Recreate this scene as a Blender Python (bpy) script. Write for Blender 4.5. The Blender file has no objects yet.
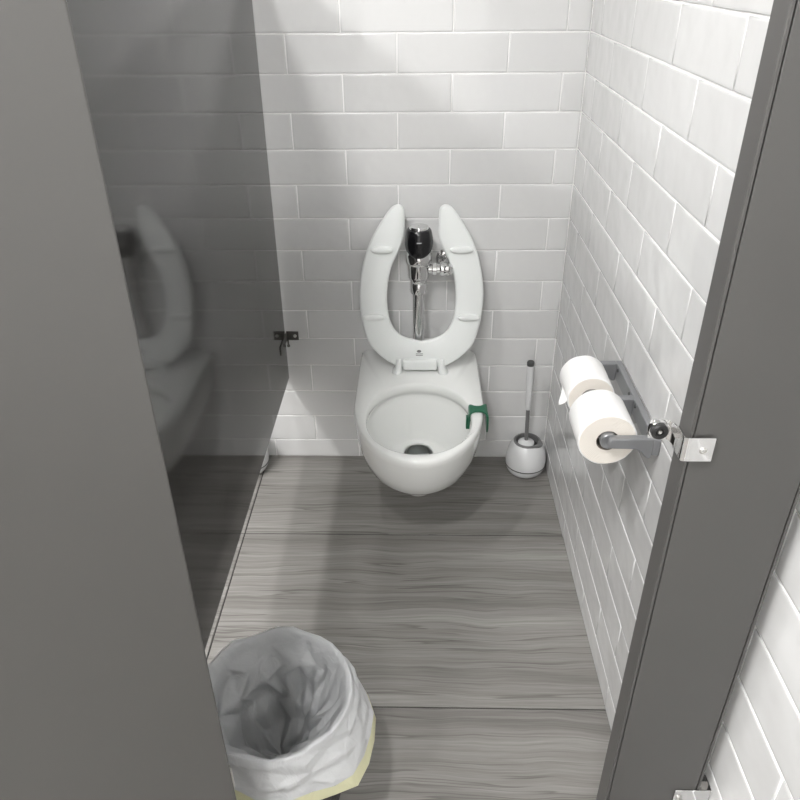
import bpy, bmesh, math, random
from mathutils import Vector, Matrix, noise

scene = bpy.context.scene
C = scene.collection
PI = math.pi

# ------------------------------------------------------------------ camera
CAM = dict(loc=(0.0924, -2.2311, 1.5846), yaw=-0.0273, pitch=0.5407, roll=-0.0101, f=736.3)
cd = bpy.data.cameras.new('camera')
cam = bpy.data.objects.new('camera', cd)
C.objects.link(cam)
_y, _p, _r = CAM['yaw'], CAM['pitch'], CAM['roll']
_fw = Vector((math.sin(_y) * math.cos(_p), math.cos(_y) * math.cos(_p), -math.sin(_p)))
_rt = Vector((math.cos(_y), -math.sin(_y), 0))
_up = _rt.cross(_fw)
_r2 = _rt * math.cos(_r) + _up * math.sin(_r)
_u2 = -_rt * math.sin(_r) + _up * math.cos(_r)
M = Matrix((_r2, _u2, -_fw)).transposed().to_4x4()
M.translation = Vector(CAM['loc'])
cam.matrix_world = M
cd.sensor_fit = 'HORIZONTAL'
cd.sensor_width = 36
cd.lens = 36 * CAM['f'] / 800
cd.clip_start = 0.02
scene.camera = cam

# ------------------------------------------------------------------ light
w = bpy.data.worlds.new('world')
scene.world = w
w.use_nodes = True
w.node_tree.nodes['Background'].inputs[0].default_value = (0.8, 0.82, 0.85, 1)
w.node_tree.nodes['Background'].inputs[1].default_value = 0.02
scene.view_settings.view_transform = 'Standard'
scene.view_settings.look = 'None'
scene.view_settings.exposure = 0.7
scene.view_settings.gamma = 1
scene.view_settings.use_curve_mapping = False

CEIL = 2.5
LAMP_Y = -1.40
# (x, y): downlights over the neighbouring stalls and a row over the aisle
LAMP_W = 175; AISLE_W = 230
LAMPS = [(-0.69, LAMP_Y), (-1.61, LAMP_Y), (-2.53, LAMP_Y), (-0.28, -2.1), (-1.5, -2.1), (-0.28, -3.4), (-1.5, -3.4)]
LAMP_R = 0.085

# room
XR, XLW, YF = 0.5563, -3.2, -4.2
ROW, TW = 0.1027, 0.3074
Z0 = 1.41            # height of one bed joint
A_BACK, B_RIGHT = -0.2748, 0.2855

# ------------------------------------------------------------------ materials
def mat(name, color=(0.8, 0.8, 0.8), rough=0.5, metal=0.0, coat=0.0, coat_rough=0.05, spec=0.5):
    m = bpy.data.materials.new(name)
    m.use_nodes = True
    b = m.node_tree.nodes['Principled BSDF']
    b.inputs['Base Color'].default_value = (*color, 1)
    b.inputs['Roughness'].default_value = rough
    b.inputs['Metallic'].default_value = metal
    b.inputs['Coat Weight'].default_value = coat
    b.inputs['Coat Roughness'].default_value = coat_rough
    b.inputs['Specular IOR Level'].default_value = spec
    return m

def nodes(m):
    nt = m.node_tree
    return nt, nt.nodes, nt.links, nt.nodes['Principled BSDF']

def add_noise_bump(m, scale, strength, dist=0.002, detail=3, rand=False, vec_scale=(1, 1, 1)):
    nt, N, L, b = nodes(m)
    tc = N.new('ShaderNodeTexCoord')
    mp = N.new('ShaderNodeMapping'); mp.inputs['Scale'].default_value = vec_scale
    L.new(tc.outputs['Object'], mp.inputs['Vector'])
    n = N.new('ShaderNodeTexNoise'); n.noise_dimensions = '4D'
    n.inputs['Scale'].default_value = scale; n.inputs['Detail'].default_value = detail
    L.new(mp.outputs[0], n.inputs['Vector'])
    if rand:
        oi = N.new('ShaderNodeObjectInfo')
        mu = N.new('ShaderNodeMath'); mu.operation = 'MULTIPLY'; mu.inputs[1].default_value = 50
        L.new(oi.outputs['Random'], mu.inputs[0]); L.new(mu.outputs[0], n.inputs['W'])
    bp = N.new('ShaderNodeBump'); bp.inputs['Strength'].default_value = strength
    bp.inputs['Distance'].default_value = dist
    L.new(n.outputs['Fac'], bp.inputs['Height']); L.new(bp.outputs[0], b.inputs['Normal'])
    return n

MT = {}
# glazed handmade wall tile
m = mat('glazed_tile', (0.72, 0.715, 0.70), 0.07, spec=0.5)
add_noise_bump(m, 14.0, 0.42, 0.008, 1.5, rand=True)
nt, N, L, b = nodes(m)
oi = N.new('ShaderNodeObjectInfo')
rp = N.new('ShaderNodeValToRGB')
rp.color_ramp.elements[0].color = (0.650, 0.649, 0.645, 1)
rp.color_ramp.elements[1].color = (0.700, 0.699, 0.695, 1)
L.new(oi.outputs['Random'], rp.inputs[0]); L.new(rp.outputs[0], b.inputs['Base Color'])
MT['tile'] = m
m = mat('white_grout', (0.93, 0.925, 0.915), 0.85); add_noise_bump(m, 300, 0.3, 0.001); MT['grout'] = m
m = mat('dark_floor_grout', (0.045, 0.043, 0.04), 0.9); add_noise_bump(m, 300, 0.3, 0.001); MT['floor_grout'] = m
m = mat('plaster_white', (0.78, 0.78, 0.77), 0.8); add_noise_bump(m, 60, 0.1, 0.001); MT['plaster'] = m

# vein-cut stone floor tile
m = mat('vein_cut_stone', (0.3, 0.29, 0.27), 0.42)
nt, N, L, b = nodes(m)
tc = N.new('ShaderNodeTexCoord')
oi = N.new('ShaderNodeObjectInfo')
mul = N.new('ShaderNodeVectorMath'); mul.operation = 'MULTIPLY'; mul.inputs[1].default_value = (0, 0, 37)
cmb = N.new('ShaderNodeCombineXYZ'); L.new(oi.outputs['Random'], cmb.inputs['Z'])
L.new(cmb.outputs[0], mul.inputs[0])
add = N.new('ShaderNodeVectorMath'); add.operation = 'ADD'
L.new(tc.outputs['Object'], add.inputs[0]); L.new(mul.outputs[0], add.inputs[1])
# gentle waviness of the bedding
warp = N.new('ShaderNodeTexNoise'); warp.inputs['Scale'].default_value = 3.2; warp.inputs['Detail'].default_value = 2
mpw = N.new('ShaderNodeMapping'); mpw.inputs['Scale'].default_value = (1.0, 1.6, 1)
L.new(add.outputs[0], mpw.inputs[0]); L.new(mpw.outputs[0], warp.inputs['Vector'])
wm = N.new('ShaderNodeMath'); wm.operation = 'MULTIPLY_ADD'; wm.inputs[1].default_value = 0.055; wm.inputs[2].default_value = -0.0275
L.new(warp.outputs['Fac'], wm.inputs[0])
wc = N.new('ShaderNodeCombineXYZ'); L.new(wm.outputs[0], wc.inputs['Y'])
ad2 = N.new('ShaderNodeVectorMath'); ad2.operation = 'ADD'
L.new(add.outputs[0], ad2.inputs[0]); L.new(wc.outputs[0], ad2.inputs[1])
def band(sx, sy, detail, rough=0.55):
    mp = N.new('ShaderNodeMapping'); mp.inputs['Scale'].default_value = (sx, sy, 1)
    L.new(ad2.outputs[0], mp.inputs[0])
    n = N.new('ShaderNodeTexNoise'); n.inputs['Scale'].default_value = 1
    n.inputs['Detail'].default_value = detail; n.inputs['Roughness'].default_value = rough
    L.new(mp.outputs[0], n.inputs['Vector'])
    return n
n1 = band(0.45, 15, 6, 0.62)
n2 = band(3.5, 170, 4, 0.7)
n3 = band(0.55, 21, 3, 0.5)
r1 = N.new('ShaderNodeValToRGB')
e = r1.color_ramp.elements
e[0].position = 0.28; e[0].color = (0.178, 0.171, 0.160, 1)
e[1].position = 0.74; e[1].color = (0.365, 0.355, 0.338, 1)
k = e.new(0.5); k.color = (0.262, 0.252, 0.238, 1)
L.new(n1.outputs['Fac'], r1.inputs[0])
r2 = N.new('ShaderNodeValToRGB')
e = r2.color_ramp.elements
e[0].position = 0.3; e[0].color = (0.74, 0.73, 0.72, 1); e[1].position = 0.7; e[1].color = (1.16, 1.16, 1.16, 1)
L.new(n2.outputs['Fac'], r2.inputs[0])
mx = N.new('ShaderNodeMix'); mx.data_type = 'RGBA'; mx.blend_type = 'MULTIPLY'; mx.inputs['Factor'].default_value = 1
L.new(r1.outputs[0], mx.inputs['A']); L.new(r2.outputs[0], mx.inputs['B'])
# thin dark veins
r3 = N.new('ShaderNodeValToRGB')
e = r3.color_ramp.elements
e[0].position = 0.47; e[0].color = (1, 1, 1, 1); e[1].position = 0.53; e[1].color = (1, 1, 1, 1)
k = e.new(0.485); k.color = (0.86, 0.86, 0.86, 1); k = e.new(0.5); k.color = (0.60, 0.59, 0.58, 1); k = e.new(0.506); k.color = (1.05, 1.05, 1.05, 1)
L.new(n3.outputs['Fac'], r3.inputs[0])
mx2 = N.new('ShaderNodeMix'); mx2.data_type = 'RGBA'; mx2.blend_type = 'MULTIPLY'; mx2.inputs['Factor'].default_value = 1
L.new(mx.outputs['Result'], mx2.inputs['A']); L.new(r3.outputs[0], mx2.inputs['B'])
L.new(mx2.outputs['Result'], b.inputs['Base Color'])
MT['stone'] = m

def with_mottle(m, scale, amount):
    """very faint tone variation so that no surface is one flat value"""
    nt, N, L, b = nodes(m)
    col = tuple(b.inputs['Base Color'].default_value)[:3]
    tc = N.new('ShaderNodeTexCoord'); n = N.new('ShaderNodeTexNoise')
    n.inputs['Scale'].default_value = scale; n.inputs['Detail'].default_value = 3
    L.new(tc.outputs['Object'], n.inputs['Vector'])
    r = N.new('ShaderNodeValToRGB')
    r.color_ramp.elements[0].color = (*[c * (1 - amount) for c in col], 1)
    r.color_ramp.elements[1].color = (*[min(1, c * (1 + amount)) for c in col], 1)
    L.new(n.outputs['Fac'], r.inputs[0]); L.new(r.outputs[0], b.inputs['Base Color'])
    return m

MT['panel'] = with_mottle(mat('grey_powder_coat_glossy', (0.034, 0.033, 0.0315), 0.6, coat=1.0, coat_rough=0.075, spec=0.0), 3, 0.04)
nodes(MT['panel'])[3].inputs['Coat IOR'].default_value = 1.62
MT['panel_satin'] = with_mottle(mat('grey_powder_coat_satin', (0.064, 0.062, 0.059), 0.42, coat=0.25, coat_rough=0.25), 3, 0.04)
MT['seam'] = mat('dark_seam', (0.03, 0.03, 0.03), 0.7)
MT['porcelain'] = with_mottle(mat('white_porcelain', (0.83, 0.84, 0.82), 0.12, coat=0.6, coat_rough=0.03), 4, 0.015)
MT['seat'] = with_mottle(mat('white_seat_plastic', (0.80, 0.82, 0.805), 0.28), 4, 0.015)
MT['chrome'] = with_mottle(mat('chrome', (0.72, 0.72, 0.72), 0.07, 1.0), 6, 0.03)
MT['steel'] = with_mottle(mat('brushed_steel', (0.62, 0.61, 0.59), 0.28, 1.0), 20, 0.05)
MT['old_steel'] = with_mottle(mat('tarnished_steel', (0.16, 0.155, 0.145), 0.35, 0.9), 60, 0.3)
MT['alu'] = with_mottle(mat('grey_cast_metal', (0.30, 0.305, 0.315), 0.36, 0.55), 20, 0.06)
MT['black'] = with_mottle(mat('black_plastic', (0.006, 0.006, 0.007), 0.22), 10, 0.2)
MT['rubber'] = with_mottle(mat('black_rubber', (0.012, 0.012, 0.012), 0.5), 30, 0.2)
MT['green'] = with_mottle(mat('green_plastic', (0.014, 0.125, 0.065), 0.35), 20, 0.1)
MT['grey_plastic'] = with_mottle(mat('grey_plastic', (0.17, 0.17, 0.17), 0.35), 20, 0.06)
MT['dark_grey'] = with_mottle(mat('dark_grey_plastic', (0.06, 0.06, 0.06), 0.4), 20, 0.06)
MT['white_plastic'] = with_mottle(mat('white_plastic', (0.74, 0.745, 0.75), 0.25), 8, 0.02)
m = mat('tissue_paper', (0.86, 0.855, 0.845), 0.95); add_noise_bump(m, 220, 0.25, 0.0015, 2); MT['paper'] = m
m = mat('tissue_roll_end', (0.86, 0.81, 0.74), 0.95)
nt, N, L, b = nodes(m)
tc = N.new('ShaderNodeTexCoord'); wv = N.new('ShaderNodeTexWave'); wv.wave_type = 'RINGS'; wv.rings_direction = 'Y'
wv.inputs['Scale'].default_value = 110; wv.inputs['Distortion'].default_value = 2.5; wv.inputs['Detail'].default_value = 2
L.new(tc.outputs['Object'], wv.inputs['Vector'])
bp = N.new('ShaderNodeBump'); bp.inputs['Strength'].default_value = 0.35; bp.inputs['Distance'].default_value = 0.001
L.new(wv.outputs['Fac'], bp.inputs['Height']); L.new(bp.outputs[0], b.inputs['Normal'])
MT['paper_end'] = m
MT['core'] = mat('cardboard_core', (0.22, 0.19, 0.16), 0.9)
m = mat('still_water', (0.9, 0.95, 0.95), 0.02)
nodes(m)[3].inputs['Transmission Weight'].default_value = 1.0
nodes(m)[3].inputs['IOR'].default_value = 1.33
MT['water'] = m
for nm, wt in (('emit', LAMP_W), ('emit_aisle', AISLE_W)):
    m = mat('lamp_diffuser', (1, 1, 1), 0.5)
    nodes(m)[3].inputs['Emission Color'].default_value = (1.0, 0.992, 0.985, 1)
    nodes(m)[3].inputs['Emission Strength'].default_value = wt
    MT[nm] = m
def film(name, col, trans):
    m = bpy.data.materials.new(name); m.use_nodes = True
    nt, N, L, b = nodes(m)
    b.inputs['Base Color'].default_value = (*col, 1); b.inputs['Roughness'].default_value = 0.32
    out = N['Material Output']
    t = N.new('ShaderNodeBsdfTranslucent'); t.inputs['Color'].default_value = (*col, 1)
    mx = N.new('ShaderNodeMixShader'); mx.inputs[0].default_value = 0.42
    L.new(b.outputs[0], mx.inputs[1]); L.new(t.outputs[0], mx.inputs[2])
    tr = N.new('ShaderNodeBsdfTransparent'); tr.inputs[0].default_value = (0.95, 0.95, 0.95, 1)
    mx2 = N.new('ShaderNodeMixShader'); mx2.inputs[0].default_value = trans
    L.new(mx.outputs[0], mx2.inputs[1]); L.new(tr.outputs[0], mx2.inputs[2])
    L.new(mx2.outputs[0], out.inputs['Surface'])
    tc = N.new('ShaderNodeTexCoord'); n = N.new('ShaderNodeTexNoise'); n.inputs['Scale'].default_value = 22
    n.inputs['Detail'].default_value = 5; n.inputs['Distortion'].default_value = 2.0
    bp = N.new('ShaderNodeBump'); bp.inputs['Strength'].default_value = 0.6; bp.inputs['Distance'].default_value = 0.010
    L.new(tc.outputs['Object'], n.inputs['Vector']); L.new(n.outputs['Fac'], bp.inputs['Height']); L.new(bp.outputs[0], b.inputs['Normal'])
    return m
MT['film'] = film('thin_white_film', (0.88, 0.89, 0.90), 0.10)
MT['film_yellow'] = film('thin_yellow_film', (0.88, 0.86, 0.58), 0.05)

# ------------------------------------------------------------------ helpers
def tag(o, label=None, cat=None, group=None, kind=None):
    if label: o['label'] = label
    if cat: o['category'] = cat
    if group: o['group'] = group
    if kind: o['kind'] = kind
    return o

def thing(name, label, cat, loc=(0, 0, 0), rotz=0, group=None):
    o = bpy.data.objects.new(name, None); C.objects.link(o)
    o.location = loc; o.rotation_euler = (0, 0, rotz); o.empty_display_size = 0.05
    return tag(o, label, cat, group)

def link_mesh(name, me, parent=None, loc=None):
    o = bpy.data.objects.new(name, me); C.objects.link(o)
    if parent: o.parent = parent
    if loc: o.location = loc
    return o

def obj(name, bm, m, parent=None, loc=None, smooth=True, bevel=0, seg=2, angle=35):
    """bmesh (in the parent's frame) -> ONE mesh object"""
    bmesh.ops.recalc_face_normals(bm, faces=bm.faces[:])
    me = bpy.data.meshes.new(name); bm.to_mesh(me); bm.free()
    for mm in (m if isinstance(m, (list, tuple)) else [m]):
        me.materials.append(MT[mm])
    if smooth:
        for f in me.polygons: f.use_smooth = True
        me.set_sharp_from_angle(angle=math.radians(angle))
    o = link_mesh(name, me, parent, loc)
    if bevel:
        md = o.modifiers.new('bevel', 'BEVEL'); md.width = bevel; md.segments = seg
        md.limit_method = 'ANGLE'; md.angle_limit = math.radians(35)
        md.harden_normals = False
    return o

def box(bm, x0, x1, y0, y1, z0, z1):
    v = [bm.verts.new(p) for p in ((x0, y0, z0), (x1, y0, z0), (x1, y1, z0), (x0, y1, z0), (x0, y0, z1), (x1, y0, z1), (x1, y1, z1), (x0, y1, z1))]
    for f in ((0, 3, 2, 1), (4, 5, 6, 7), (0, 1, 5, 4), (1, 2, 6, 5), (2, 3, 7, 6), (3, 0, 4, 7)):
        bm.faces.new([v[i] for i in f])
    return v

def boxo(name, ext, m, parent=None, bevel=0.001, loc=None):
    bm = bmesh.new(); box(bm, *ext); return obj(name, bm, m, parent, loc=loc, bevel=bevel)

def rings(bm, rr, close=True, cap0=False, cap1=False):
    vs = [[bm.verts.new(p) for p in r] for r in rr]
    n = len(vs[0])
    for a, b_ in zip(vs, vs[1:]):
        for i in range(n if close else n - 1):
            j = (i + 1) % n
            bm.faces.new((a[i], a[j], b_[j], b_[i]))
    if cap0: bm.faces.new(vs[0][::-1])
    if cap1: bm.faces.new(vs[-1])
    return vs

def frame_of(d):
    d = Vector(d).normalized()
    a = Vector((0, 0, 1)) if abs(d.z) < 0.9 else Vector((1, 0, 0))
    x = a.cross(d).normalized(); y = d.cross(x)
    return x, y, d

def lathe(bm, prof, origin=(0, 0, 0), axis=(0, 0, 1), n=40, cap0=True, cap1=True):
    """prof: (radius, height along axis)"""
    x, y, d = frame_of(axis); o = Vector(origin)
    rr = [[o + d * h + (x * math.cos(2 * PI * i / n) + y * math.sin(2 * PI * i / n)) * r for i in range(n)] for r, h in prof]
    return rings(bm, rr, True, cap0, cap1)

def tube(bm, pts, r, n=16, cap=True):
    pts = [Vector(p) for p in pts]
    rr = []
    for i, p in enumerate(pts):
        d = (pts[min(i + 1, len(pts) - 1)] - pts[max(i - 1, 0)])
        x, y, _ = frame_of(d)
        q = r[i] if isinstance(r, (list, tuple)) else r
        rr.append([p + (x * math.cos(2 * PI * k / n) + y * math.sin(2 * PI * k / n)) * q for k in range(n)])
    return rings(bm, rr, True, cap, cap)

def lath(name, prof, m, parent, origin=(0, 0, 0), axis=(0, 0, 1), n=40, hollow=False, **k):
    bm = bmesh.new(); lathe(bm, prof + prof[:1] if hollow else prof, origin, axis, n, not hollow, not hollow); return obj(name, bm, m, parent, **k)

def prism(bm, pts, z0, z1):
    a = [bm.verts.new((*p, z0)) for p in pts]; b_ = [bm.verts.new((*p, z1)) for p in pts]
    n = len(pts)
    for i in range(n): bm.faces.new((a[i], a[(i + 1) % n], b_[(i + 1) % n], b_[i]))
    bm.faces.new(a[::-1]); bm.faces.new(b_)

def catmull(pts, k=6, closed=False):
    out = []; n = len(pts)
    for i in range(n if closed else n - 1):
        g = lambda j: pts[j % n] if closed else pts[max(0, min(n - 1, j))]
        p0, p1, p2, p3 = g(i - 1), g(i), g(i + 1), g(i + 2)
        for s in range(k):
            t = s / k
            out.append(tuple(0.5 * ((2 * b_) + (c - a) * t + (2 * a - 5 * b_ + 4 * c - d) * t * t + (-a + 3 * b_ - 3 * c + d) * t ** 3) for a, b_, c, d in zip(p0, p1, p2, p3)))
    if not closed: out.append(tuple(pts[-1]))
    return out

# ------------------------------------------------------------------ the setting
GR = 0.0019      # half grout joint
TH = 0.0024       # tile proud of the grout bed
def tile_mesh(name, wd, ht, seed):
    """tile in its own XZ plane, front face towards -Y, edges pillowed and slightly uneven"""
    rnd = random.Random(seed)
    bm = bmesh.new()
    j = lambda s: rnd.uniform(-s, s)
    a, h = wd / 2 - GR, ht / 2 - GR
    nx = 6
    def ring(inset, y, jit):
        r = random.Random(seed * 7 + 1)
        pts = []
        ax, ah = a - inset, h - inset
        xs = [-1 + 2 * i / nx for i in range(nx + 1)]
        for t in xs: pts.append((t * ax, y, -ah + r.uniform(-jit, jit)))
        for t in xs[::-1]: pts.append((t * ax, y, ah + r.uniform(-jit, jit)))
        return pts
    rings(bm, [ring(0, 0, 0.0004), ring(0, -TH * 0.72, 0.0004), ring(0.0010, -TH * 0.93, 0.0004), ring(0.005, -TH, 0.0002)], True, False, True)
    bmesh.ops.recalc_face_normals(bm, faces=bm.faces[:])
    me = bpy.data.meshes.new(name); bm.to_mesh(me); bm.free()
    me.materials.append(MT['tile'])
    for f in me.polygons: f.use_smooth = len(f.vertices) == 4
    return me
random.seed(4)
tile_cache = {}
def get_tile(wd, ht):
    full = abs(wd - TW) < 1e-4 and abs(ht - ROW) < 1e-4
    v = random.randrange(4) if full else 0
    key = (round(wd, 4), round(ht, 4), v)
    if key not in tile_cache: tile_cache[key] = tile_mesh('wall_tile', wd, ht, len(tile_cache) + 1)
    return tile_cache[key]

def tile_wall(parent, place, s0, s1, joint0, rotz, zmax=CEIL):
    """place(s, z) -> location; s runs along the wall"""
    k = 14
    while True:
        zt, zb = Z0 - ROW * (k - 1), Z0 - ROW * k
        # k counts bed joints downwards: row between joint k-1 (top) and k (bottom)
        zb_, zt_ = max(zb, 0.0), min(zt, zmax)
        if zb >= zmax: break
        if zt_ - zb_ > 0.012:
            row = k - 1
            off = joint0 + (TW / 2 if row % 2 else 0)
            n0 = math.floor((s0 - off) / TW)
            s = off + n0 * TW
            while s < s1 - 0.004:
                a, b_ = max(s, s0), min(s + TW, s1)
                if b_ - a > 0.012:
                    o = link_mesh('tile', get_tile(b_ - a, zt_ - zb_), parent, place((a + b_) / 2, (zt_ + zb_) / 2))
                    o.rotation_euler = (random.uniform(-1, 1) * 0.004, 0, rotz + random.uniform(-1, 1) * 0.003)
                s += TW
        k -= 1

G = TH   # grout bed sits TH behind the tile face
wb = boxo('wall_back', (XLW, XR + 0.1, G, 0.12, 0, CEIL), 'grout', bevel=0)
tag(wb, 'back wall of glossy white handmade subway tiles behind the toilet', 'wall', kind='structure')
tile_wall(wb, lambda s, z: (s, G, z), -1.3, XR, A_BACK, 0)
wr = boxo('wall_right', (XR + G, XR + 0.12, YF, 0.12, 0, CEIL), 'grout', bevel=0)
tag(wr, 'right side wall of glossy white subway tiles with the tissue holder', 'wall', kind='structure')
# s runs from the corner towards the camera
tile_wall(wr, lambda s, z: (XR + G, -s, z), 0.0, 2.55, B_RIGHT, -PI / 2)
for nm, ext, lb in (('wall_left', (XLW - 0.1, XLW, YF, 0.12, 0, CEIL), 'plain white far left wall of the washroom'),
                    ('wall_front', (XLW, XR + 0.12, YF - 0.1, YF, 0, CEIL), 'plain white wall behind the viewer'),
                    ('ceiling', (XLW - 0.1, XR + 0.12, YF - 0.1, 0.12, CEIL, CEIL + 0.1), 'plain white ceiling over the stalls')):
    tag(boxo(nm, ext, 'plaster', bevel=0), lb, nm.split('_')[0], kind='structure')

fl = boxo('floor', (XLW, XR + 0.1, YF, 0.12, -0.1, -0.0025), 'floor_grout', bevel=0)
tag(fl, 'grey vein-cut stone tile floor with thin dark joints', 'floor', kind='structure')
FJ = [0.02, -0.430, -1.0635, -1.697, -2.3305, -2.964, -3.60, YF]
FX = [-3.2, -3.015, -1.745, -0.461, 0.809]
fmesh = {}
for i in range(len(FJ) - 1):
    for j in range(len(FX) - 1):
        x0, x1 = FX[j] + 0.002, min(FX[j + 1] - 0.002, XR + 0.004)
        y1, y0 = FJ[i] - 0.002, FJ[i + 1] + 0.002
        key = (round(x1 - x0, 4), round(y1 - y0, 4))
        if key not in fmesh:
            bm = bmesh.new(); ww, hh = key[0] / 2, key[1] / 2
            def q(i_, z): return [(-ww + i_, -hh + i_, z), (ww - i_, -hh + i_, z), (ww - i_, hh - i_, z), (-ww + i_, hh - i_, z)]
            rings(bm, [q(0, -0.004), q(0, -0.0008), q(0.0008, 0)], True, False, True)
            bmesh.ops.recalc_face_normals(bm, faces=bm.faces[:])
            me = bpy.data.meshes.new('floor_tile'); bm.to_mesh(me); bm.free(); me.materials.append(MT['stone'])
            fmesh[key] = me
        link_mesh('tile', fmesh[key], fl, ((x0 + x1) / 2, (y0 + y1) / 2, 0))

# ------------------------------------------------------------------ ceiling lights
where = ['over the neighbouring stall', 'two stalls to the left', 'over the leftmost stall', 'just outside the stall opening',
         'over the aisle farther left', 'behind the viewer', 'at the far left behind the viewer']
for i, (x, y) in enumerate(LAMPS):
    t = thing('ceiling_light', 'round white recessed ceiling light ' + where[i], 'ceiling light', (x, y, CEIL), 0, 'recessed ceiling lights')
    lath('trim_ring', [(LAMP_R, -0.004), (LAMP_R + 0.02, -0.006), (LAMP_R + 0.024, -0.0005), (LAMP_R, -0.0005)], 'white_plastic', t, hollow=True)
    lath('diffuser', [(LAMP_R - 0.001, -0.0075), (LAMP_R - 0.001, -0.0045)], 'emit' if y > -1.6 else 'emit_aisle', t)

# ------------------------------------------------------------------ partitions
PX, PT = -0.350, 0.026           # panel: right face x, thickness
PB, PTOP = 0.343, 1.62
FY0, FY1 = -1.547, -1.512        # front and back faces of the pilasters

def sheet_board(name, label, cat, x0, x1, y0, y1, z0, z1, m, edge='y', loc=(0, 0, 0), rotz=0, g=0.0):
    """two pressed sheets over a dark core, closed by edge channels: a hairline seam runs round each face"""
    t = thing(name, label, cat, loc, rotz)
    s = 0.004
    if g == 0:       # plain pressed board without visible seams
        boxo('slab', (x0, x1, y0, y1, z0, z1), m, t, 0.0022)
        return t
    boxo('core', (x0 + 0.003, x1 - 0.003, y0 + 0.003, y1 - 0.003, z0 + 0.003, z1 - 0.003), 'seam', t, bevel=0)
    if edge == 'x':      # faces look along X, board runs along Y
        boxo('face_sheet', (x1 - s, x1, y0 + g + s, y1 - g - s, z0 + g + s, z1 - g - s), m, t, 0.0008)
        boxo('face_sheet', (x0, x0 + s, y0 + g + s, y1 - g - s, z0 + g + s, z1 - g - s), m, t, 0.0008)
        e1 = [(x0, x1, y0, y0 + s, z0, z1), (x0, x1, y1 - s, y1, z0, z1), (x0, x1, y0 + s, y1 - s, z0, z0 + s), (x0, x1, y0 + s, y1 - s, z1 - s, z1)]
    else:
        boxo('face_sheet', (x0 + g + s, x1 - g - s, y0, y0 + s, z0 + g + s, z1 - g - s), m, t, 0.0008)
        boxo('face_sheet', (x0 + g + s, x1 - g - s, y1 - s, y1, z0 + g + s, z1 - g - s), m, t, 0.0008)
        e1 = [(x0, x0 + s, y0, y1, z0, z1), (x1 - s, x1, y0, y1, z0, z1), (x0 + s, x1 - s, y0, y1, z0, z0 + s), (x0 + s, x1 - s, y0, y1, z1 - s, z1)]
    for q in e1: boxo('edge_channel', q, m, t, 0.0008)
    return t

sheet_board('partition_panel', 'dark grey glossy side partition mirroring the toilet and tiles', 'partition',
            PX - PT, PX, -1.505, -0.018, PB, PTOP, 'panel', 'x')
pr = sheet_board('partition_pilaster', 'narrow grey upright post at the right of the stall opening', 'partition post',
                 0.394, 0.536, FY0, FY1, 0.10, 2.05, 'panel_satin', 'y', g=0.0012)
def pil_foot(t, xa, xb):
    boxo('shoe', (xa - 0.004, xb + 0.004, FY0 - 0.004, FY1 + 0.004, 0.0, 0.10), 'steel', t, 0.002)
pil_foot(pr, 0.394, 0.536)
pl = sheet_board('partition_pilaster', 'grey upright post hidden behind the open stall door', 'partition post',
                 -0.47, -0.228, FY0, FY1, 0.10, 2.05, 'panel_satin', 'y', g=0.0012)
pil_foot(pl, -0.47, -0.228)

# door swung well open towards the viewer
DOOR_ANGLE = math.radians(180 + 24)
HX, HY = -0.196, -1.553
dr = sheet_board('door_1', 'wide grey stall door swung open at the left foreground', 'door',
                 0.0, 0.60, 0.0, 0.026, 0.33, 1.80, 'panel_satin', 'y', (HX, HY, 0), DOOR_ANGLE)
dr['kind'] = 'structure'
for z in (0.45, 1.66):
    bm = bmesh.new(); lathe(bm, [(0.006, 0), (0.007, 0.002), (0.007, 0.05), (0.006, 0.052)], (0.004, -0.008, z), n=16)
    obj('hinge', bm, 'steel', dr)

# ---- keeper with bumper on the right post
kp = thing('door_keeper', 'chrome door keeper with black rubber bumper on the right post', 'door keeper', (0.3925, FY0, 1.1135))
bm = bmesh.new()
prof = [(0.0285, -0.0028), (0.0262, -0.0028), (0.0, -0.0028), (-0.0028, -0.001), (-0.0034, 0.004), (-0.0038, 0.020), (-0.007, 0.028), (-0.014, 0.031), (-0.034, 0.031)]
prof = catmull(prof, 4)
hz = [0.0155 if x > -0.004 else 0.0125 for x, y in prof]
hz[:4] = [0.0122, 0.0142, 0.0151, 0.0155]
off = [0.0 if x > -0.003 else min(0.006, (-0.003 - x) * 0.5) for x, y in prof]
tk = 0.0022
rr = []
for i, (x, y) in enumerate(prof):
    a = prof[max(0, i - 1)]; b_ = prof[min(len(prof) - 1, i + 1)]
    d = Vector((b_[0] - a[0], b_[1] - a[1])).normalized(); nrm = Vector((-d.y, d.x))
    q = Vector((x, y)) + nrm * tk
    h = hz[i]; o_ = off[i]
    rr.append([(x, y, -h + o_), (q.x, q.y, -h + o_), (q.x, q.y, h + o_), (x, y, h + o_)])
rings(bm, rr, True, True, True)
obj('strap', bm, 'chrome', kp, bevel=0.0008)
lath('bumper_cup', [(0.012, 0.0), (0.0125, -0.004), (0.0115, -0.006), (0.0095, -0.006)], 'chrome', kp, (-0.024, 0.030, 0.006), (0, 1, 0), 32)
bu = lath('bumper', [(0.0098, -0.004), (0.0098, -0.009), (0.0085, -0.0105), (0.005, -0.0105), (0.0045, -0.008), (0.003, -0.008)], 'rubber', kp, (-0.024, 0.030, 0.006), (0, 1, 0), 32)
lath('rivet', [(0.0028, -0.0082), (0.002, -0.0098)], 'steel', bu, (-0.024, 0.030, 0.006), (0, 1, 0), 16)
def screw(parent, o, ax, r=0.0048, m='steel'):
    s = lath('screw', [(r, 0), (r * 0.95, r * 0.3), (r * 0.55, r * 0.62), (r * 0.42, r * 0.62), (r * 0.3, r * 0.25)], m, parent, o, ax, 20)
    return s
screw(kp, (0.0175, -0.0028, -0.001), (0, -1, 0), 0.0056)

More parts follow.
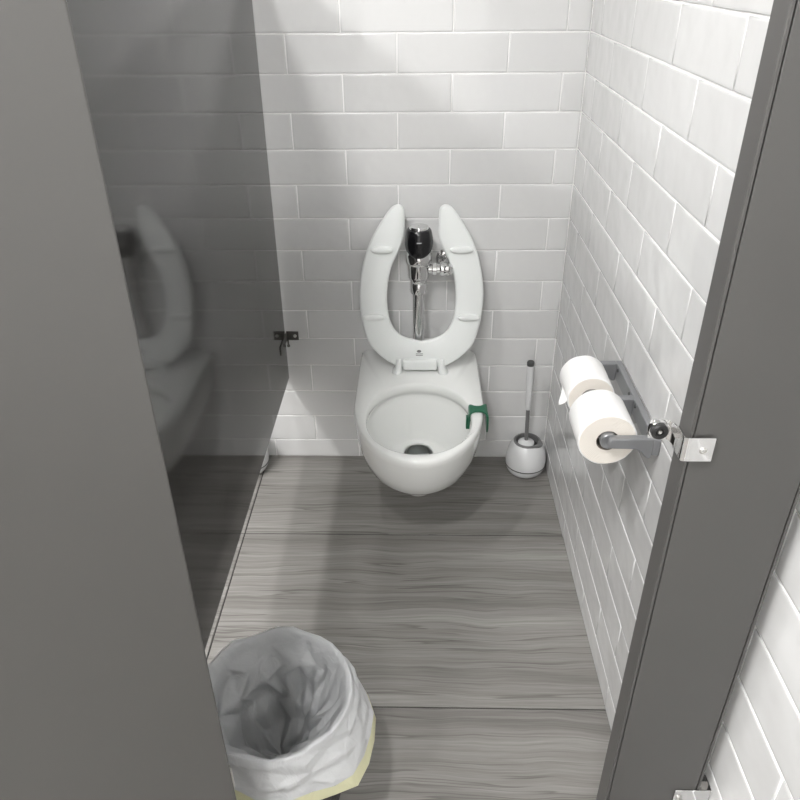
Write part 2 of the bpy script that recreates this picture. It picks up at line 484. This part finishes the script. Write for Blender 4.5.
# ---- stirrup bracket low on the right post
bk = thing('wall_bracket', 'shiny steel bracket fixing the right post low to the wall', 'bracket', (XR, FY0, 0.447))
bm = bmesh.new()
box(bm, -0.058, -0.003, -0.0030, -0.0002, -0.018, 0.018)
obj('front_plate', bm, 'chrome', bk, bevel=0.001)
boxo('wall_plate', (-0.003, -0.0003, -0.003, 0.075, -0.018, 0.018), 'chrome', bk, 0.001)
boxo('rear_plate', (-0.058, -0.003, 0.0352, 0.038, -0.018, 0.018), 'chrome', bk, 0.001)
screw(bk, (-0.050, -0.003, 0.001), (0, -1, 0), 0.0055)
bm = bmesh.new(); box(bm, -0.0045, -0.003, 0.045, 0.068, -0.012, 0.012); obj('rubber_pad', bm, 'rubber', bk, bevel=0.0008)

# ---- bracket between partition and back wall
lb = thing('wall_bracket', 'small dark metal bracket joining side partition to back wall', 'bracket', (PX, 0, 0.497))
boxo('panel_plate', (0.0002, 0.003, -0.120, -0.004, -0.015, 0.015), 'old_steel', lb, 0.001)
boxo('wall_plate', (0.0002, 0.042, -0.0042, -0.0006, -0.016, 0.016), 'old_steel', lb, 0.001)
screw(lb, (0.030, -0.0042, 0.0), (0, -1, 0), 0.006)
screw(lb, (0.003, -0.075, 0.0), (1, 0, 0), 0.006, 'old_steel')
lath('pin', [(0.003, 0.0), (0.003, -0.020), (0.005, -0.021), (0.005, -0.027), (0.003, -0.028)], 'old_steel', lb, (0.0065, -0.010, -0.010), (0, 0, 1), 14)

# ------------------------------------------------------------------ toilet
TX, RIM = 0.097, 0.442
tl = thing('toilet', 'white wall-hung porcelain toilet bowl with its lidless seat raised', 'toilet', (TX, 0, 0))

def dshape(w_, yf, ys, cy, n=96, rc=0.02, yb=-0.0008, p=2.0):
    """outline: back edge on the wall, straight sides, elliptical nose; sampled by angle about (0, cy)"""
    def inside(x, y):
        if y > yb or y < yf: return False
        ax = abs(x)
        if y >= ys:
            if ax > w_: return False
            if y > yb - rc and ax > w_ - rc:
                return (ax - w_ + rc) ** 2 + (y - yb + rc) ** 2 <= rc * rc
            return True
        return (ax / w_) ** p + ((ys - y) / (ys - yf)) ** p <= 1
    out = []
    for i in range(n):
        a = 2 * PI * i / n + PI / 2
        dx, dy = math.cos(a), math.sin(a)
        lo, hi = 0.0, 1.2
        for _ in range(30):
            mdl = (lo + hi) / 2
            if inside(dx * mdl, cy + dy * mdl): lo = mdl
            else: hi = mdl
        out.append((dx * lo, cy + dy * lo))
    return out
NB = 96
bm = bmesh.new()
CY = -0.30
sec = [  # z, half width, nose y, start of nose
    (0.147, 0.030, -0.370, -0.34), (0.150, 0.048, -0.420, -0.36), (0.158, 0.056, -0.434, -0.36), (0.175, 0.059, -0.444, -0.36),
    (0.182, 0.066, -0.448, -0.34), (0.195, 0.098, -0.463, -0.31), (0.222, 0.131, -0.505, -0.30), (0.255, 0.159, -0.551, -0.30),
    (0.290, 0.177, -0.590, -0.31), (0.335, 0.187, -0.617, -0.32), (0.380, 0.192, -0.634, -0.33), (0.415, 0.194, -0.643, -0.34),
    (0.430, 0.1945, -0.646, -0.34), (0.438, 0.1925, -0.644, -0.34), (0.442, 0.188, -0.640, -0.34)]
rr = []
for z, hw, yf, ys in sec:
    rr.append([(x, y, z) for x, y in dshape(hw, yf, ys, CY, NB, rc=min(0.022, hw * 0.5))])
def ell(a, b_, cy, z, n=NB, p=2.0):
    o = []
    for i in range(n):
        t = 2 * PI * i / n + PI / 2
        c, s = math.cos(t), math.sin(t)
        k_ = (abs(c / a) ** p + abs(s / b_) ** p) ** (-1 / p)
        o.append((c * k_, cy + s * k_, z))
    return o
inner = [(0.1590, 0.196, -0.418, 0.442), (0.1555, 0.1925, -0.418, 0.4405), (0.1525, 0.190, -0.419, 0.436), (0.1515, 0.189, -0.419, 0.424),
         (0.1525, 0.190, -0.419, 0.410), (0.160, 0.197, -0.419, 0.404), (0.1615, 0.198, -0.419, 0.396), (0.158, 0.193, -0.419, 0.378),
         (0.149, 0.182, -0.414, 0.348), (0.131, 0.160, -0.402, 0.308), (0.110, 0.134, -0.384, 0.274), (0.096, 0.114, -0.368, 0.257),
         (0.084, 0.098, -0.354, 0.2505), (0.064, 0.072, -0.335, 0.248), (0.049, 0.055, -0.324, 0.2468),
         (0.0455, 0.0515, -0.322, 0.2445), (0.0440, 0.0500, -0.321, 0.240), (0.0445, 0.060, -0.308, 0.222), (0.044, 0.075, -0.285, 0.195), (0.042, 0.090, -0.265, 0.165), (0.036, 0.080, -0.255, 0.152), (0.006, 0.006, -0.25, 0.150)]
rr += [ell(a, b_, cy, z, p=2.12) for a, b_, cy, z in inner]
rings(bm, rr, True, True, True)
bowl = obj('bowl', bm, 'porcelain', tl, angle=50)
bm = bmesh.new(); bm.faces.new([bm.verts.new(p) for p in ell(0.0440, 0.0610, -0.307, 0.220, 48)]); obj('water', bm, 'water', bowl)
# seat, raised (built in its own u, v plane: v runs up from the hinge, w towards the room)
st = thing('seat', None, None); st.parent = tl
st.empty_display_size = 0.02
HG = Vector((0.0065, -0.140, 0.455)); TP_ = Vector((0.0065, -0.055, 0.955))
vd = (TP_ - HG).normalized(); ud = Vector((1, 0, 0)); wd_ = ud.cross(vd)     # points to the room (-y)
SM = Matrix((ud, vd, wd_)).transposed().to_4x4(); SM.translation = HG
bpy.data.objects.remove(st)
outer = [(0.070, 0.0), (0.1145, 0.024), (0.152, 0.060), (0.170, 0.090), (0.185, 0.145), (0.1918, 0.21), (0.190, 0.272), (0.1755, 0.346), (0.154, 0.403), (0.126, 0.452), (0.098, 0.492), (0.082, 0.506), (0.067, 0.508), (0.0555, 0.500), (0.0515, 0.484),
         (0.0512, 0.450), (0.0518, 0.414), (0.068, 0.373), (0.0925, 0.320), (0.105, 0.256), (0.1055, 0.196), (0.093, 0.141), (0.060, 0.103), (0.0, 0.086)]
half = catmull(outer, 5)
cl = half[:-1]
full = [(u, v) for u, v in half] + [(-u, v) for u, v in half[::-1][1:]]
def offs(pts, d):
    out = []; n = len(pts)
    for i, p in enumerate(pts):
        a, b_ = pts[i - 1], pts[(i + 1) % n]
        t = Vector((b_[0] - a[0], b_[1] - a[1]))
        if t.length < 1e-9: out.append(p); continue
        t.normalize(); out.append((p[0] - t.y * d, p[1] + t.x * d))
    return out
ins = lambda d: offs(full, d)       # path runs anticlockwise on the outer edge: left normal points inwards
bm = bmesh.new()
T2 = 0.009
vsr = rings(bm, [[(u, v, z) for u, v in ins(d)] for d, z in ((0.0065, -T2), (0.002, -T2 + 0.002), (0, -T2 + 0.006), (0, T2 - 0.006), (0.002, T2 - 0.002), (0.0065, T2))], True)
bm.verts.index_update()
for ring_ in (vsr[0], vsr[-1]):
    n = len(ring_); m_ = len(half)
    # strip between outer and inner edges on either half
    k_o = outer.index((0.067, 0.508)) * 5     # tip
    def strip(idx):
        pass
    eds = [bm.edges.get((ring_[i], ring_[(i + 1) % n])) for i in range(n)]
    bmesh.ops.triangle_fill(bm, use_beauty=True, use_dissolve=False, edges=eds)
bm.transform(SM)
seat = obj('seat', bm, 'seat', tl, angle=45)
for (u, v) in ((-0.120, 0.376), (0.120, 0.376), (-0.148, 0.166), (0.148, 0.166)):
    bm = bmesh.new()
    def st_(a, b_, z, n=28): return [(u + (abs(math.cos(2 * PI * i / n)) ** 0.7) * math.copysign(1, math.cos(2 * PI * i / n)) * a, v + math.sin(2 * PI * i / n) * b_, z) for i in range(n)]
    rings(bm, [st_(0.034, 0.0105, T2 - 0.003), st_(0.034, 0.0105, T2 + 0.006), st_(0.032, 0.0088, T2 + 0.010), st_(0.028, 0.006, T2 + 0.0115)], True, True, True)
    bm.transform(SM); obj('bumper', bm, 'seat', seat)
# little printed maker's mark on the seat
bm = bmesh.new()
def flat_ell(cu, cv, a, b_, z, n=24): return [bm.verts.new((cu + math.cos(2 * PI * i / n) * a, cv + math.sin(2 * PI * i / n) * b_, z)) for i in range(n)]
bm.faces.new(flat_ell(-0.006, 0.054, 0.007, 0.0045, T2 + 0.0004))
for k_ in range(2):
    box(bm, -0.016, 0.006, 0.0445 - k_ * 0.005, 0.0465 - k_ * 0.005, T2 + 0.0001, T2 + 0.0004)
bm.transform(SM); obj('printed_mark', bm, 'grey_plastic', seat, smooth=False)

# hinge: barrel between two posts
hn = lath('hinge', [(0.0125, -0.053), (0.0145, -0.051), (0.0145, 0.051), (0.0125, 0.053)], 'seat', tl, (0.0045, -0.142, 0.466), (1, 0, 0), 28)
bm = bmesh.new(); box(bm, -0.050, 0.059, -0.163, -0.130, 0.4515, 0.486); obj('hinge_cover', bm, 'seat', hn, bevel=0.007, seg=3)
for s in (-1, 1):
    bm = bmesh.new()
    cx = 0.0045 + s * 0.068
    prof = [(0, 0), (0, 0), (0, 0)]
    rr = []
    for z, a, b_, dx, dy in ((0.4425, 0.017, 0.024, 0.006 * s, -0.006), (0.446, 0.0165, 0.0235, 0.006 * s, -0.006), (0.455, 0.0125, 0.020, 0.002 * s, -0.003), (0.468, 0.0105, 0.017, 0, 0), (0.478, 0.0095, 0.014, 0, 0), (0.484, 0.006, 0.008, 0, 0)):
        rr.append([(cx + dx + math.cos(2 * PI * i / 24) * a, -0.146 + dy + math.sin(2 * PI * i / 24) * b_, z) for i in range(24)])
    rings(bm, rr, True, True, True)
    obj('post', bm, 'seat', hn)

# ------------------------------------------------------------------ flush valve
fv = thing('flush_valve', 'chrome flush valve with black sensor head behind the raised seat', 'flush valve', (0.0955, -0.090, 0.016))
lath('flush_tube', [(0.0185, 0.4275), (0.0185, 0.70)], 'chrome', fv, n=32)
lath('spud_nut', [(0.026, 0.428), (0.030, 0.430), (0.030, 0.452), (0.024, 0.458), (0.0186, 0.460)], 'chrome', fv, n=32)
lath('coupling', [(0.0205, 0.672), (0.0265, 0.676), (0.0275, 0.684), (0.0275, 0.706), (0.0255, 0.710), (0.0275, 0.714), (0.0275, 0.722), (0.024, 0.726)], 'chrome', fv, n=12)
lath('valve_body', [(0.023, 0.722), (0.0325, 0.726), (0.0335, 0.732), (0.0335, 0.768), (0.0385, 0.772), (0.0405, 0.776), (0.0405, 0.800), (0.038, 0.804), (0.038, 0.826), (0.030, 0.828)], 'chrome', fv, n=40)
bm = bmesh.new(); n = 44
rr = []
for z, r, f in ((0.812, 0.030, 0.9), (0.808, 0.0385, 0), (0.812, 0.0412, 0), (0.824, 0.0428, 0), (0.838, 0.0430, 0), (0.852, 0.0418, 0), (0.864, 0.0395, 0), (0.873, 0.0375, 0), (0.877, 0.0345, 0), (0.878, 0.028, 0)):
    ring_ = []
    for i in range(n):
        a = 2 * PI * i / n
        front = max(0.0, -math.sin(a))                 # the hood dips at the front
        low = (0.842 - z) / 0.034 if z < 0.842 else 0
        zz = z - 0.010 * front * max(0, low) + 0.016 * (1 - front) * max(0, low)
        ring_.append((math.cos(a) * r, math.sin(a) * r * 1.04 - 0.001, zz))
    rr.append(ring_)
rings(bm, rr, True, True, True)
hd = obj('sensor_head', bm, 'black', fv)
lath('push_button', [(0.029, 0.876), (0.0295, 0.882), (0.0275, 0.8855), (0.010, 0.8875), (0.004, 0.8875), (0.003, 0.8865)], 'chrome', hd, n=36)
# small pale lettering bar on the head
bm = bmesh.new()
for k_ in range(6):
    a0 = -PI / 2 + (k_ - 2.6) * 0.055
    p = [(math.cos(a) * 0.0432, math.sin(a) * 0.0432 * 1.04 - 0.001) for a in (a0, a0 + 0.042)]
    zt = 0.848
    v = [bm.verts.new((p[0][0], p[0][1], zt - 0.0016)), bm.verts.new((p[1][0], p[1][1], zt - 0.0016)), bm.verts.new((p[1][0], p[1][1], zt + 0.0016)), bm.verts.new((p[0][0], p[0][1], zt + 0.0016))]
    bm.faces.new(v)
obj('printed_mark', bm, 'white_plastic', hd, smooth=False)
# stop valve on the right
sv = lath('control_stop', [(0.0155, 0.028), (0.0155, 0.040), (0.0205, 0.042), (0.0205, 0.054), (0.0145, 0.056), (0.0145, 0.064), (0.022, 0.066), (0.0235, 0.074), (0.022, 0.082), (0.017, 0.086), (0.017, 0.098), (0.012, 0.104)],
          'chrome', fv, (0, 0, 0.752), (1, 0, 0), 28)
lath('stop_cap', [(0.017, 0.006), (0.017, -0.006), (0.014, -0.010), (0.006, -0.012)], 'chrome', sv, (0.088, -0.012, 0.752), (0, 1, 0), 28)
lath('supply_pipe', [(0.0165, 0), (0.0165, 0.083)], 'chrome', sv, (0.088, 0.006, 0.752), (0, 1, 0), 24)
lath('escutcheon', [(0.034, 0.083), (0.034, 0.079), (0.028, 0.071), (0.018, 0.068)], 'chrome', sv, (0.088, 0.006, 0.752), (0, 1, 0), 32)

# ------------------------------------------------------------------ green rim clip
gc = thing('rim_clip', 'green plastic clip hooked over the right rim of the toilet', 'rim clip', (TX + 0.174, -0.386, 0.4425))
bm = bmesh.new()
# strip across the rim: inner leg, saddle, outer leg; width varies (hourglass)
path = [(-0.026, -0.058, 0.013), (-0.0255, -0.030, 0.0165), (-0.0250, -0.008, 0.020), (-0.0235, 0.001, 0.024), (-0.019, 0.004, 0.022), (-0.010, 0.0042, 0.0155), (0.000, 0.0042, 0.014), (0.010, 0.0042, 0.0165), (0.019, 0.004, 0.024), (0.0245, 0.001, 0.031), (0.0268, -0.008, 0.033), (0.0280, -0.030, 0.029), (0.0290, -0.055, 0.020), (0.0295, -0.072, 0.008)]
path = catmull(path, 3)
rr = []
for i, (x, z, hw) in enumerate(path):
    a, b_ = path[max(0, i - 1)], path[min(len(path) - 1, i + 1)]
    d = Vector((b_[0] - a[0], b_[1] - a[1])).normalized(); nr = Vector((-d.y, d.x)) * 0.0027
    rr.append([(x + nr.x, -hw, z + nr.y), (x + nr.x, hw, z + nr.y), (x - nr.x, hw, z - nr.y), (x - nr.x, -hw, z - nr.y)])
rings(bm, rr, True, True, True)
obj('strap', bm, 'green', gc, bevel=0.0006)
bm = bmesh.new(); box(bm, -0.034, -0.0272, -0.011, 0.011, -0.060, -0.022); obj('freshener_block', bm, 'green', gc, bevel=0.002)

# ------------------------------------------------------------------ toilet brush
def make_brush(label, loc, rz=0):
    t = thing('toilet_brush', label, 'toilet brush', loc, rz)
    lath('base_cup', [(0.044, 0.0), (0.051, 0.001), (0.061, 0.010), (0.0675, 0.024), (0.0695, 0.035), (0.064, 0.036)], 'white_plastic', t, n=56)
    lath('base_seam', [(0.0665, 0.0340), (0.0708, 0.0345), (0.0708, 0.0380), (0.0665, 0.0384)], 'dark_grey', t, n=56)
    lath('holder_body', [(0.064, 0.036), (0.0698, 0.0373), (0.0708, 0.050), (0.0695, 0.068), (0.0655, 0.090), (0.0585, 0.110), (0.0500, 0.123), (0.0460, 0.127), (0.0405, 0.127), (0.0405, 0.100)], 'white_plastic', t, n=56)
    bm = bmesh.new()
    n = 56
    def rg(r, z, bump):
        return [((r + bump * max(0, math.cos(2 * PI * i / n + 0.55)) ** 14) * math.cos(2 * PI * i / n), (r + bump * max(0, math.cos(2 * PI * i / n + 0.55)) ** 14) * math.sin(2 * PI * i / n), z) for i in range(n)]
    rings(bm, [rg(0.0465, 0.1245, 0.010), rg(0.0475, 0.1295, 0.010), rg(0.045, 0.132, 0.009), rg(0.0395, 0.132, 0), rg(0.038, 0.110, 0)], True)
    obj('collar', bm, 'grey_plastic', t)
    lath('well', [(0.0375, 0.104), (0.0375, 0.112), (0.010, 0.112)], 'rubber', t, n=40)
    o_ = (-0.004, -0.004, 0.112); ax = (-0.03, 0.0, 1)
    br = lath('brush_lid', [(0.026, 0.004), (0.0285, 0.008), (0.028, 0.014), (0.024, 0.0175), (0.012, 0.020), (0.008, 0.024)], 'white_plastic', t, o_, ax, n=40)
    lath('rod', [(0.0068, 0.018), (0.0068, 0.152)], 'grey_plastic', br, o_, ax, n=20)
    lath('grip', [(0.0090, 0.149), (0.0100, 0.153), (0.0108, 0.24), (0.0118, 0.316), (0.0118, 0.319)], 'white_plastic', br, o_, ax, n=24)
    lath('grip_cap', [(0.0118, 0.318), (0.0124, 0.321), (0.0124, 0.330), (0.0105, 0.333)], 'dark_grey', br, o_, ax, n=24)
    return t
make_brush('white round toilet brush set standing on floor right of the toilet', (0.479, -0.080, 0))
make_brush('white toilet brush holder in the next stall, peeking under the partition', (-0.512, -0.080, 0), 0.3)

# ------------------------------------------------------------------ tissue holder
SZ = 0.785        # spindle height
th = thing('tissue_holder', 'grey metal double toilet tissue holder on the right tiled wall', 'tissue holder', (XR, 0, SZ))
ARMS = (-1.056, -0.906, -0.752)
bp_ = boxo('backplate', (-0.015, -0.0006, ARMS[0] - 0.009, ARMS[2] + 0.009, -0.024, 0.013), 'alu', th, 0.002)
for y in (-0.775, -0.878, -0.928, -1.030): screw(bp_, (-0.015, y, 0.004), (-1, 0, 0), 0.0045, 'dark_grey')
for i, y in enumerate(ARMS):
    bm = bmesh.new()
    # side outline (x from wall, z): slim bar whose root flares downwards
    pts = [(-0.094, -0.0085), (-0.048, -0.0095), (-0.036, -0.015), (-0.029, -0.024), (-0.021, -0.031), (-0.0145, -0.030), (-0.0145, 0.0135), (-0.094, 0.0130), (-0.0985, 0.008), (-0.0985, -0.004)]
    vs0 = [bm.verts.new((x, y - 0.0085, z)) for x, z in pts]; vs1 = [bm.verts.new((x, y + 0.0085, z)) for x, z in pts]
    for k_ in range(len(pts)): bm.faces.new((vs0[k_], vs0[(k_ + 1) % len(pts)], vs1[(k_ + 1) % len(pts)], vs1[k_]))
    bm.faces.new(vs0); bm.faces.new(vs1[::-1])
    arm = obj('arm', bm, 'alu', th, bevel=0.002)
    if i < 2:
        lath('spindle', [(0.0150, 0.002), (0.0165, 0.004), (0.0165, 0.141), (0.013, 0.143)], 'alu', arm, (-0.096, y, 0.0), (0, 1, 0), 28)

def make_roll(label, y0, length, r, core, cx, cz, tail):
    t = thing('toilet_roll', label, 'toilet roll', (cx, y0, cz), 0, 'toilet rolls on the wall holder')
    rnd = random.Random(int(r * 1e5))
    n = 64
    def rg(rad, y, wob=0.0):
        return [(math.cos(2 * PI * i / n) * (rad + wob * noise.noise((math.cos(2 * PI * i / n) * 2, math.sin(2 * PI * i / n) * 2, y * 20))), y, math.sin(2 * PI * i / n) * (rad + wob * noise.noise((math.cos(2 * PI * i / n) * 2, math.sin(2 * PI * i / n) * 2, y * 20)))) for i in range(n)]
    bm = bmesh.new()
    rings(bm, [rg(r - 0.003, 0.0004), rg(r - 0.0008, 0.0016, 0.001), rg(r, 0.004, 0.0012), rg(r, length / 2, 0.0012), rg(r, length - 0.004, 0.0012), rg(r - 0.003, length - 0.0004)], True)
    body = obj('paper', bm, 'paper', t)
    for y in (0.0004, length - 0.0004):
        bm = bmesh.new(); rings(bm, [rg(r - 0.003, y), rg((r + core) / 2, y), rg(core, y)], True)
        obj('paper_end', bm, 'paper_end', t)
    bm = bmesh.new(); rings(bm, [rg(core, 0.0004), rg(core, length - 0.0004), rg(core - 0.0012, length - 0.0004), rg(core - 0.0012, 0.0004), rg(core, 0.0004)], True)
    obj('cardboard_core', bm, 'core', t)
    if tail:   # loose end of the sheet lifting off on the room side
        bm = bmesh.new(); rr = []
        a0 = PI * 1.03
        p0 = Vector((math.cos(a0), math.sin(a0))) * (r + 0.0004)
        for k_ in range(7):
            q_ = k_ / 6
            d_ = Vector((-0.75 * q_ - 0.1, -0.9 + 0.25 * q_)) * (0.019 * q_)
            rr.append([(p0.x + d_.x * f_, y, p0.y + d_.y * f_) for y, f_ in ((0.001, 1.0), (length * 0.12, 0.9), (length * 0.4, 0.25), (length * 0.6, 0.02))])
        rings(bm, rr, False)
        o = obj('loose_sheet', bm, 'paper', t)
        md = o.modifiers.new('thick', 'SOLIDIFY'); md.thickness = 0.0006
    return t
make_roll('full white toilet roll on the nearer spindle of the holder', -1.044, 0.103, 0.0570, 0.0220, XR - 0.096, SZ - 0.0035, False)
make_roll('smaller toilet roll with a loose sheet on the farther spindle', -0.884, 0.104, 0.0500, 0.0220, XR - 0.096, SZ - 0.0035, True)

# ------------------------------------------------------------------ waste bin and liner
BX, BY, BH, BR = -0.190, -1.280, 0.334, 0.152
wbn = thing('waste_bin', 'round black waste bin under the white liner in the foreground', 'waste bin', (BX, BY, 0))
lath('bin_body', [(0.112, 0.0), (0.116, 0.002), (0.118, 0.01), (BR - 0.004, BH - 0.006), (BR - 0.001, BH - 0.002), (BR - 0.003, BH), (BR - 0.006, BH - 0.004), (0.113, 0.014), (0.02, 0.012)], 'black', wbn, n=64)
lath('rim', [(BR - 0.004, BH - 0.020), (BR + 0.001, BH - 0.018), (BR + 0.002, BH - 0.001), (BR - 0.002, BH + 0.001), (BR - 0.006, BH - 0.002)], 'black', wbn, n=64, hollow=True)

ln = thing('bin_liner', 'crumpled translucent white bin liner with yellow hem over the bin', 'bin liner', (BX, BY, 0))
rnd = random.Random(11)
NA = 30
CTRL = [(-180, 0.160, 0.270), (-135, 0.172, 0.222), (-90, 0.178, 0.222), (-67, 0.180, 0.224), (-37, 0.215, 0.226), (-22, 0.206, 0.236), (-2, 0.207, 0.256),
        (16, 0.182, 0.284), (34, 0.171, 0.296), (80, 0.163, 0.285), (130, 0.162, 0.275), (180, 0.160, 0.270)]
def hem(a):
    d = math.degrees(math.atan2(math.sin(a), math.cos(a)))
    for p, q in zip(CTRL, CTRL[1:]):
        if p[0] <= d <= q[0]:
            t = (d - p[0]) / (q[0] - p[0])
            P = [Vector((math.cos(math.radians(k[0])) * k[1], math.sin(math.radians(k[0])) * k[1], k[2])) for k in (p, q)]
            return P[0].lerp(P[1], t)
def jit(s): return rnd.uniform(-s, s)
rows = []
prof = [(0.020, 0.110), (0.060, 0.118), (0.095, 0.140), (0.112, 0.175), (0.122, 0.212), (0.130, 0.250), (0.136, 0.285), (0.1405, 0.318)]
for k_, (r, z) in enumerate(prof):
    row = []
    amp = 0.022 if k_ < len(prof) - 2 else (0.016 if k_ < len(prof) - 1 else 0.004)
    for i in range(NA):
        a = 2 * PI * (i + jit(0.38) + 0.5 * (k_ % 2)) / NA
        depth = min(1, (BH - z) / 0.10)
        sag = 0.030 * max(0, math.cos(a + 0.15)) ** 1.5 * depth * (1 if z > 0.09 else 0.5)
        fold = 0.018 * max(0, noise.noise((math.cos(a) * 1.8 + 3, math.sin(a) * 1.8, z * 5))) * depth
        rad = max(0.008, r - 0.002 - sag - fold - rnd.uniform(0, amp) * 1.6)
        row.append(Vector((math.cos(a) * rad, math.sin(a) * rad, z + jit(0.014) * depth)))
    rows.append(row)
tops = [rnd.choice((0.0, 0.002, 0.005, 0.011)) for _ in range(NA)]
for rr_, dz in ((BR - 0.0065, 0.0), (BR - 0.001, 0.0035), (BR + 0.0040, 0.0025), (BR + 0.0075, -0.006)):
    rows.append([Vector((math.cos(2 * PI * i / NA) * (rr_ + jit(0.0016)), math.sin(2 * PI * i / NA) * (rr_ + jit(0.0016)), BH + 0.002 + dz + (tops[i] if dz >= 0 else 0))) for i in range(NA)])
NS = 6
hem_rows = []
last = rows[-1]
for s_ in range(1, NS + 1):
    t = (0.14, 0.3, 0.46, 0.62, 0.78, 1.0)[s_ - 1]
    row = []
    for i in range(NA):
        a = 2 * PI * (i + (jit(0.25) if s_ < NS - 1 else 0)) / NA
        top = Vector((math.cos(a) * (BR + 0.0075), math.sin(a) * (BR + 0.0075), BH - 0.004))
        h = hem(a)
        w_ = t ** 0.85
        p = Vector((top.x + (h.x - top.x) * w_, top.y + (h.y - top.y) * w_, top.z + (h.z - top.z) * t))
        out = Vector((math.cos(a), math.sin(a), 0)) * (jit(0.007) if s_ < NS - 1 else jit(0.003))
        row.append(p + out + Vector((0, 0, jit(0.004) if s_ < NS - 1 else jit(0.0015))))
    (rows if s_ <= NS - 1 else hem_rows).append(row)
hem_rows.insert(0, rows[-1])
def crinkled(name, rws, m, cap):
    bm = bmesh.new(); rings(bm, rws, True, cap, False)
    # split quads along random diagonals so the film breaks into flat creased facets
    quads = [f for f in bm.faces if len(f.verts) == 4]
    for f in quads:
        v = list(f.verts); k = rnd.randrange(2)
        bmesh.utils.face_split(f, v[k], v[k + 2])
    o = obj(name, bm, m, ln, angle=180)
    md = o.modifiers.new('sub', 'SUBSURF'); md.subdivision_type = 'CATMULL_CLARK'; md.levels = 2; md.render_levels = 2
    # keep most creases crisp
    at = o.data.attributes.new('crease_edge', 'FLOAT', 'EDGE')
    for q in at.data: q.value = rnd.choice((0.5, 0.9, 1.0))
    return o
crinkled('film', rows, 'film', True)
crinkled('drawstring_hem', hem_rows, 'film_yellow', False)
